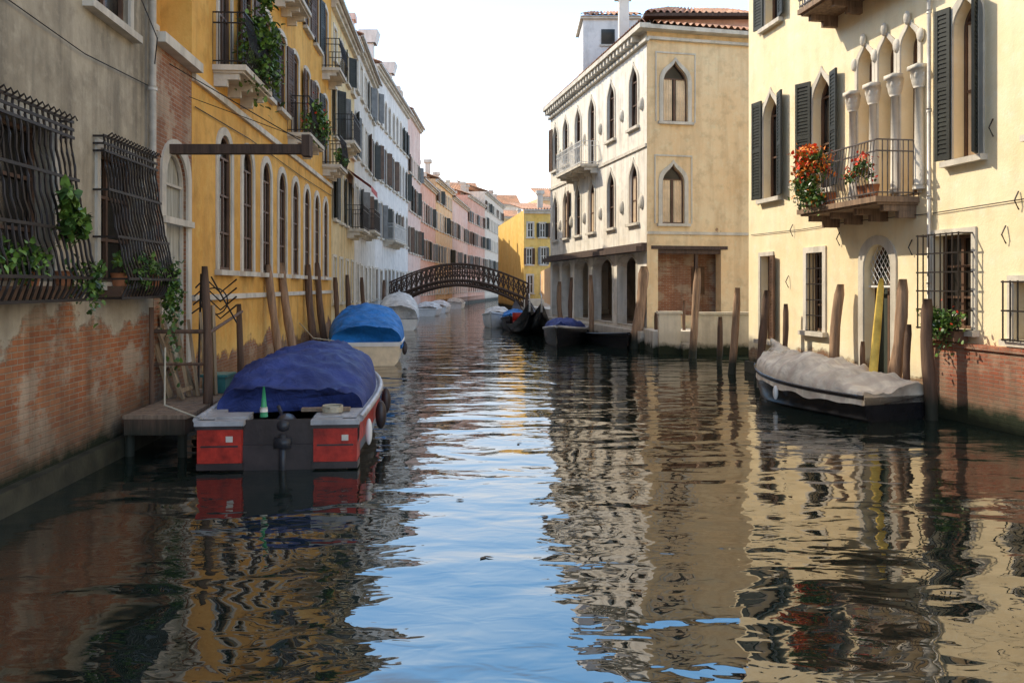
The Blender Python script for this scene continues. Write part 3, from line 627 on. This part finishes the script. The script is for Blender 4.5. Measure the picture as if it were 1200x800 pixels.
# ------------------------------------------------------------------ boats
def hbf(t,sw=.86):
    a=sw+(1-sw)*min(1,t/.35); return a*(1-max(0,(t-.42)/.58)**2.3*.985)
def boat(name,stern,bow,beam,fb,hullm,railm,cover=None,deckm=None,rise=.25,sw=.86,stripe=None,extra=None,wr=1.0):
    s0=Vector((*stern,0)); b0=Vector((*bow,0)); L=(b0-s0).length; X=(b0-s0)/L; Y=Vector((0,0,1)).cross(X)
    M=Matrix.Identity(4); M.col[0]=(*X,0); M.col[1]=(*Y,0); M.col[2]=(0,0,1,0); M.col[3]=(*s0,1)
    g=Grp(name,M); N=18; T=[i/N for i in range(N+1)]
    sh=lambda t: fb+rise*t**2.2
    hb=lambda t: beam/2*hbf(t,sw)
    rings=[]
    for t in T:
        h=hb(t); z=sh(t); x=L*t
        half=[(x,h,z),(x,h*.985,z*.6),(x-.03*L*t*t,h*.93,z*.15),(x-.05*L*t*t,h*.7,-.12),(x-.07*L*t*t,0,-.22)]
        rings.append(half+[(p[0],-p[1],p[2]) for p in half[-2::-1]])
    hp=g.p('hull',hullm,True); hp.loft(rings); g.p('transom',hullm).quad(*rings[0])
    rl=g.p('gunwale',railm,True)
    for sg in (1,-1): rl.tube([(L*t,sg*(hb(t)+.01),sh(t)) for t in T],.045,8)
    if not extra: rl.tube([(0,-hb(0),sh(0)),(0,hb(0),sh(0))],.04,8)
    ins=g.p('inner_deck',deckm or simple('boat_deck_paint',(.4,.39,.37),.6))
    dw=.2
    for sg in (1,-1): ins.loft([[(L*t,sg*hb(t),sh(t)+.012),(L*t,sg*max(0,hb(t)-dw),sh(t)+.012),(L*t,sg*max(0,hb(t)-dw),.12)] for t in T])
    ins.loft([[(L*t,max(0,hb(t)-dw+.01),.12),(L*t,-max(0,hb(t)-dw+.01),.12)] for t in T])
    ins.loft([[(L*t,hb(t),sh(t)+.016),(L*t,-hb(t),sh(t)+.016)] for t in T if t>.78])
    if stripe:
        sp=g.p('side_stripe',stripe,True)
        for sg in (1,-1): sp.loft([[(L*t,sg*(hb(t)+.008),sh(t)*.93),(L*t,sg*(hb(t)*.99+.008),sh(t)*.5)] for t in T[:-1]])
    if cover:
        cm,t0,t1,prof,wf=cover; cv=g.p('tarpaulin_cover',cm,True); K=64; J=40; rr=[]; sd=random.random()*9
        for i in range(K+1):
            t=t0+(t1-t0)*i/K; h=hb(t)*wf+ (.03 if wf>.95 else 0); z0=sh(t)+.03; hc=prof(i/K); ring=[]
            for j in range(J+1):
                a=math.pi*j/J; y=h*math.cos(a); s_=math.sin(a)
                z=z0+hc*(s_**.85)
                wv=noise.noise(Vector((t*L*1.3,y*1.6,sd)))*.07+noise.noise(Vector((t*L*4,y*3.5,sd)))*.03
                fold=(1-abs(noise.noise(Vector((t*L*2.2+y*1.4,sd,y*.7-t*L*.6))))*3.5)
                fold2=(1-abs(noise.noise(Vector((t*L*3.7-y*2.2,sd+4,y*1.7))))*4)
                z+=(wv+max(0,fold)*.06+max(0,fold2)*.035)*min(1,s_*2.5)*wr
                ring.append((L*t,y+.03*noise.noise(Vector((t*L*3,j*.4,sd)))*s_,z))
            dz=.16 if wf>.95 else .05
            ring=[(L*t,h+.012,z0-dz-.08*noise.noise(Vector((t*L*2,1,sd))))]+ring+[(L*t,-h-.012,z0-dz-.08*noise.noise(Vector((t*L*2,7,sd))))]
            rr.append(ring)
        cv.loft(rr,False,True,True)
    if extra: extra(g,L,hb,sh)
    return g
BLUE=cloth_m('navy_tarpaulin',(.04,.065,.24),.6); BLUE2=cloth_m('blue_tarpaulin',(.02,.20,.60),.55); CREAM=cloth_m('cream_canvas',(.84,.72,.58),.8,stripe=(.56,.45,.36),freq=19); WHT=cloth_m('white_canvas',(.76,.74,.70),.7)
HG=simple('grey_gelcoat',(.44,.43,.43),.4,var=.3); HD=simple('dark_hull_paint',(.04,.03,.03),.35,var=.4); HC=simple('cream_gelcoat',(.78,.62,.41),.35,var=.15); HR=simple('red_boat_paint',(.42,.028,.015),.45,var=.5,sc=5,bump=.3); HK=simple('black_hull_paint',(.014,.014,.016),.25); HW=simple('white_gelcoat',(.76,.74,.70),.3,var=.1)
ROPE=simple('rope_fibre',(.45,.4,.3),.9)
def ex1(g,L,hb,sh):
    r=g.p('red_transom_boxes',HR,False); w=g.p('transom_trim',HD); h=hb(0)
    for a,b_ in ((-h+.02,-.42),(.42,h-.02)):
        r.box(-.09,.35,a,b_,.10,.50); w.box(-.10,.38,a-.02,b_+.02,.50,.54); g.p('white_trim',HG).box(-.11,.42,a-.03,b_+.03,.543,.60)
        w.box(-.096,-.091,a+.04,b_-.04,.29,.31); w.box(-.098,.2,a-.01,b_+.01,.02,.098)
        g.p('stickers',simple('white_label',(.6,.54,.46),.5)).box(-.096,-.092,a+.10,a+.18,.35,.42)
    d=g.p('engine_well',HD); d.box(-.03,.3,-.42,.42,-.2,.3)
    g.p('stern_platform',HG).box(.1,.5,-h+.1,-.40,.602,.62); g.p('stern_platform',HG).box(.1,.5,.40,h-.1,.602,.62)
    o=g.p('outboard_motor',simple('outboard_black',(.035,.035,.04),.35),True)
    o.ell((.2,-.05,.52),.26,.13,.12,12,8); o.box(-.06,.06,-.09,-.01,-.3,.42); o.box(-.08,.16,-.15,.05,.26,.38)
    o.tube([(.3,.0,.56),(.65,.12,.66)],.025,8)
    p=g.p('fender',HW,True); p.ell((.45,-hb(.1)-.06,.36),.045,.045,.17,10,8)
    k=g.p('fenders_dark',HD,True)
    for x in (1.6,3.1): k.ell((x,-hb(x/L)-.1,.4),.08,.08,.2,10,8)
    t=g.p('green_cone_bottle',simple('green_plastic',(.05,.32,.14),.35),True); t.tube([(.22,.22,.60),(.22,.22,.78),(.22,.22,.97)],.05,10,.012)
    t2=g.p('bottle_label',WHF,True); t2.tube([(.22,.22,.66),(.22,.22,.72)],.049,10,.044)
    s=g.p('thwart',GWOOD); s.box(.6,.9,-.72,.72,.42,.47); s.box(.4,.52,-.8,-.2,.63,.67)
    c=g.p('rope',ROPE,True)
    for q in range(5): c.tube([(.3+.12*math.cos(a+q),-.6+.12*math.sin(a+q),.65+.015*q) for a in [i*math.pi/6 for i in range(13)]],.014,5)
    c.tube([(.05,.9,.6),(-.1,1.3,.8),(.9,1.6,1.4)],.012,5)
def pr1(t): 
    return .10+.48*max(0,math.sin(math.pi*min(1,(t*.92+.06))))**.65*(1-.25*t)+.04*abs(math.sin(t*9))
boat('motorboat',(-2.80,10.25),(-3.3,15.9),2.05,.60,HD,HG,cover=(BLUE,.14,.93,pr1,.94),rise=.3,sw=.93,extra=ex1,deckm=simple('grey_deck',(.46,.45,.45),.6),stripe=HR).done()
def ex2(g,L,hb,sh):
    o=g.p('rope',ROPE); o.tube([(0,.8,.7),(-.2,1.4,.8),(1.,1.9,1.2)],.014,5)
    k=g.p('fenders',HD,True); k.ell((1.2,-hb(.2)-.08,.4),.08,.08,.2); g.p('transom_rail',HW).box(-.03,.05,-hb(0),hb(0),sh(0)-.08,sh(0)+.03)
boat('motorboat',(-4.0,23.4),(-4.9,29),2.15,.62,HC,HW,cover=(BLUE2,.03,.96,lambda t:.14+.74*max(0,math.sin(math.pi*(.08+.85*t)))**.75,1.0),extra=ex2).done()
boat('covered_boat',(-5.6,42),(-6.3,47.5),2.1,.6,HW,HG,cover=(WHT,.05,.95,lambda t:.2+.9*math.sin(math.pi*(.1+.8*t))**.7,.98)).done()
boat('covered_boat',(-5.9,35),(-6.2,40),1.8,.5,HC,HW,cover=(WHT,.05,.6,lambda t:.1+.35*math.sin(math.pi*(.1+.8*t)),.98)).done()
def ex4(g,L,hb,sh):
    q=g.p('folded_canvas_bundle',CREAM,True)
    for k in range(7): q.ell((L*.78+random.uniform(-.2,.2),random.uniform(-.15,.15),.82+random.uniform(-.05,.12)),.2,.16,.11,10,6)
    q.tube([(L*.78,0,.85),(L*.82,.02,1.03),(L*.86,.04,1.14)],.14,8,.03)
    g.p('rope',ROPE).tube([(L*.98,0,.6),(L*1.1,-.4,.7),(L*1.15,-.9,1.0)],.012,5)
    k=g.p('fender',HW,True); k.ell((L*.55,hb(.55)+.08,.25),.05,.05,.13,10,8)
boat('covered_boat',(6.28,13.95),(5.02,17.5),1.5,.40,HK,HK,cover=(CREAM,.0,.86,lambda t:.06+.26*t+.18*math.sin(math.pi*t),1.0),rise=.2,extra=ex4,wr=1.1).done()
boat('rowing_boat',(2.5,36),(1.6,30.6),1.6,.5,HK,HG,cover=(BLUE,.35,.9,lambda t:.1+.2*math.sin(math.pi*t),.95),rise=.25).done()
boat('rowing_boat',(3.0,35.5),(4.05,29.6),1.3,.35,HK,HK,rise=.2,deckm=DWOOD).done()
boat('motorboat',(-.6,49),(-1.1,44.6),1.5,.55,HW,HW,cover=(WHT,.1,.6,lambda t:.1+.3*math.sin(math.pi*t),.9)).done()
boat('motorboat',(.3,46),(-.1,42),1.3,.45,HD,HD,cover=(BLUE2,.1,.8,lambda t:.1+.3*math.sin(math.pi*t),.95)).done()
for i,(x,y) in enumerate(((-6.3,62),(-6.1,69),(-5.6,82))):
    boat('motorboat',(x,y),(x+.1,y+5),1.8,.5,HW,HW,cover=(WHT,.1,.6,lambda t:.1+.3*math.sin(math.pi*t),.95)).done()
def gondola(st,bw,name='gondola'):
    s0=Vector((*st,0)); b0=Vector((*bw,0)); L=(b0-s0).length; X=(b0-s0)/L; Y=Vector((0,0,1)).cross(X)
    M=Matrix.Identity(4); M.col[0]=(*X,0); M.col[1]=(*Y,0); M.col[2]=(0,0,1,0); M.col[3]=(*s0,1)
    g=Grp(name,M); T=[i/24 for i in range(25)]; hb=lambda t:.72*max(.0,math.sin(math.pi*t))**.75+.02; sh=lambda t:.42+1.05*abs(2*t-1)**3.2
    kl=lambda t:-.15+1.25*max(0,abs(2*t-1)-.35)**2.0*2.2
    g.p('hull',HK,True).loft([[(L*t,hb(t),sh(t)),(L*t,hb(t)*.7,(kl(t)+sh(t))/2-.1),(L*t,0,min(kl(t),sh(t)-.05)),(L*t,-hb(t)*.7,(kl(t)+sh(t))/2-.1),(L*t,-hb(t),sh(t))] for t in T])
    d=g.p('deck',HK); d.loft([[(L*t,hb(t),sh(t)-.03),(L*t,-hb(t),sh(t)-.03)] for t in T if t<.32]); d.loft([[(L*t,hb(t),sh(t)-.03),(L*t,-hb(t),sh(t)-.03)] for t in T if t>.66]); d.loft([[(L*t,hb(t)*.8,.1),(L*t,-hb(t)*.8,.1)] for t in T if .3<t<.7])
    se=g.p('seats',HR,True); se.box(L*.42,L*.52,-.4,.4,.3,.5); se.box(L*.4,L*.42,-.4,.4,.5,.9)
    f=g.p('ferro_prow',simple('steel',(.5,.5,.5),.3,.9)); x=L+.02; f.tube([(x-.05,0,1.1),(x+.12,0,1.45),(x+.05,0,1.75),(x-.1,0,1.85),(x-.05,0,1.7)],.05,6,.03)
    for k in range(5): f.box(x+.08,x+.26,-.012,.012,1.15+.1*k,1.21+.1*k)
    g.done()
gondola((.9,46),(1.25,36.2)); gondola((.2,45.0),(.75,36.9))

# ------------------------------------------------------------------ water, ground
a=NT('canal_water'); t=a.t
vec=a.mapping((1.0,1.75,1.0))
n1=a.noise(.8,1.5,.4,vec=vec,dist=.6); n2=a.noise(2.8,2,.5,vec=vec,dist=.5); n3=a.noise(.22,1,.5,vec=vec)
hgt=a.math('ADD',a.math('MULTIPLY',n1,1.0),a.math('MULTIPLY',n2,a.rng(n3,.36,.64,.07,.25)))
bp=a.n('ShaderNodeBump'); a.l(hgt,bp.inputs['Height']); bp.inputs['Strength'].default_value=1; bp.inputs['Distance'].default_value=.04
dif=a.b; dif.inputs['Base Color'].default_value=(.008,.017,.014,1); dif.inputs['Roughness'].default_value=.4; dif.inputs['Specular IOR Level'].default_value=0
gl=a.n('ShaderNodeBsdfGlossy'); gl.inputs['Roughness'].default_value=.01; gl.inputs['Color'].default_value=(1,.96,.92,1); a.l(bp.outputs[0],gl.inputs['Normal'])
fr=a.n('ShaderNodeFresnel'); fr.inputs['IOR'].default_value=2.5; a.l(bp.outputs[0],fr.inputs['Normal'])
mx=a.n('ShaderNodeMixShader'); a.l(fr.outputs[0],mx.inputs[0]); a.l(dif.outputs[0],mx.inputs[1]); a.l(gl.outputs[0],mx.inputs[2])
out=[n for n in t.nodes if n.type=='OUTPUT_MATERIAL'][0]; a.l(mx.outputs[0],out.inputs[0])
g=Grp('canal_water'); g.p('w',a.m).quad((-30,-40,0),(60,-40,0),(60,400,0),(-30,400,0)); g.done()
g=Grp('floating_leaves'); q=g.p('l',simple('dead_leaf',(.12,.08,.04),.7,bump=0))
for px,py in ((630,608),(655,612),(575,655),(700,560),(420,612),(760,700),(540,585),(610,520)):
    D=dep(py)
    for k in range(2):
        c=Vector(((px-600)/1000*D+random.uniform(-.12,.12),D+random.uniform(-.1,.1),.006+.002*k)); an_=random.uniform(0,6)
        q.quad(*[c+Vector((math.cos(an_+e)*rr,math.sin(an_+e)*rr,0)) for e,rr in ((0,.05),(1.2,.02),(2.4,.025),(3.14,.04),(4.2,.02),(5.2,.025))])
g.done()
GR=simple('paving_ground',(.3,.28,.25),.9,sc=.8)
g=Grp('ground'); q=g.p('g',GR)
q.quad((-4.6,-40,.9),(-5.4,12,.9),(-7.6,46,.9),(-7.6,68,.9),(-2,146,.9),(-2,1500,.9),(-1500,1500,.9),(-1500,-40,.9))
q.quad((9.4,4,.9),(6.5,21.8,.9),(60,21.8,.9),(1500,21.8,.9),(1500,-40,.9),(14,-40,.9))
q.quad((10,30.5,.9),(6.5,44,.9),(5,71,.9),(3,146,.9),(-2,146,.9),(-2,1500,.9),(1500,1500,.9),(1500,30.5,.9)); g.done()

# ------------------------------------------------------------------ light
az=math.atan2(-.90,.43); el=math.radians(42)
w=bpy.data.worlds.new('World'); scene.world=w; w.use_nodes=True; nt=w.node_tree; N_=nt.nodes.new; K=nt.links.new
sk=N_('ShaderNodeTexSky'); sk.sky_type='NISHITA'; sk.sun_disc=False; sk.sun_elevation=el; sk.sun_rotation=az%(2*math.pi); sk.air_density=1.0; sk.dust_density=2.; sk.ozone_density=1.5
tc=N_('ShaderNodeTexCoord'); sp=N_('ShaderNodeSeparateXYZ'); K(tc.outputs['Generated'],sp.inputs[0])
cr=N_('ShaderNodeValToRGB'); K(sp.outputs[2],cr.inputs[0]); e=cr.color_ramp.elements
e[0].position=0.0; e[0].color=(1.0,.84,.68,1); e[1].position=1.0; e[1].color=(.24,.20,.17,1)
x=e.new(.16); x.color=(.72,.75,.80,1); x=e.new(.30); x.color=(.44,.74,1.1,1); x=e.new(.44); x.color=(.20,.62,1.2,1); x=e.new(.62); x.color=(.28,.26,.25,1)
hz=N_('ShaderNodeVectorMath'); hz.operation='MULTIPLY_ADD'; K(cr.outputs[0],hz.inputs[0]); hz.inputs[1].default_value=(10,10,10); K(sk.outputs[0],hz.inputs[2])
K(hz.outputs[0],nt.nodes['Background'].inputs[0]); nt.nodes['Background'].inputs[1].default_value=.15
sd=Vector((math.sin(az)*math.cos(el),math.cos(az)*math.cos(el),math.sin(el)))
sl=bpy.data.lights.new('sun','SUN'); sl.energy=5.0; sl.angle=math.radians(.5); sl.color=(1,.90,.72)
so=bpy.data.objects.new('sun',sl); scene.collection.objects.link(so); so.rotation_euler=(-sd).to_track_quat('-Z','Y').to_euler(); so.location=(-20,20,40)
cam=bpy.data.cameras.new('camera'); cam.lens=30; cam.sensor_width=36; cam.shift_y=-65/1200; cam.clip_end=3000
co_=bpy.data.objects.new('camera',cam); scene.collection.objects.link(co_); co_.location=(0,0,H); co_.rotation_euler=(math.pi/2,0,0); scene.camera=co_
scene.view_settings.view_transform='Standard'; scene.view_settings.look='None'; scene.view_settings.exposure=0
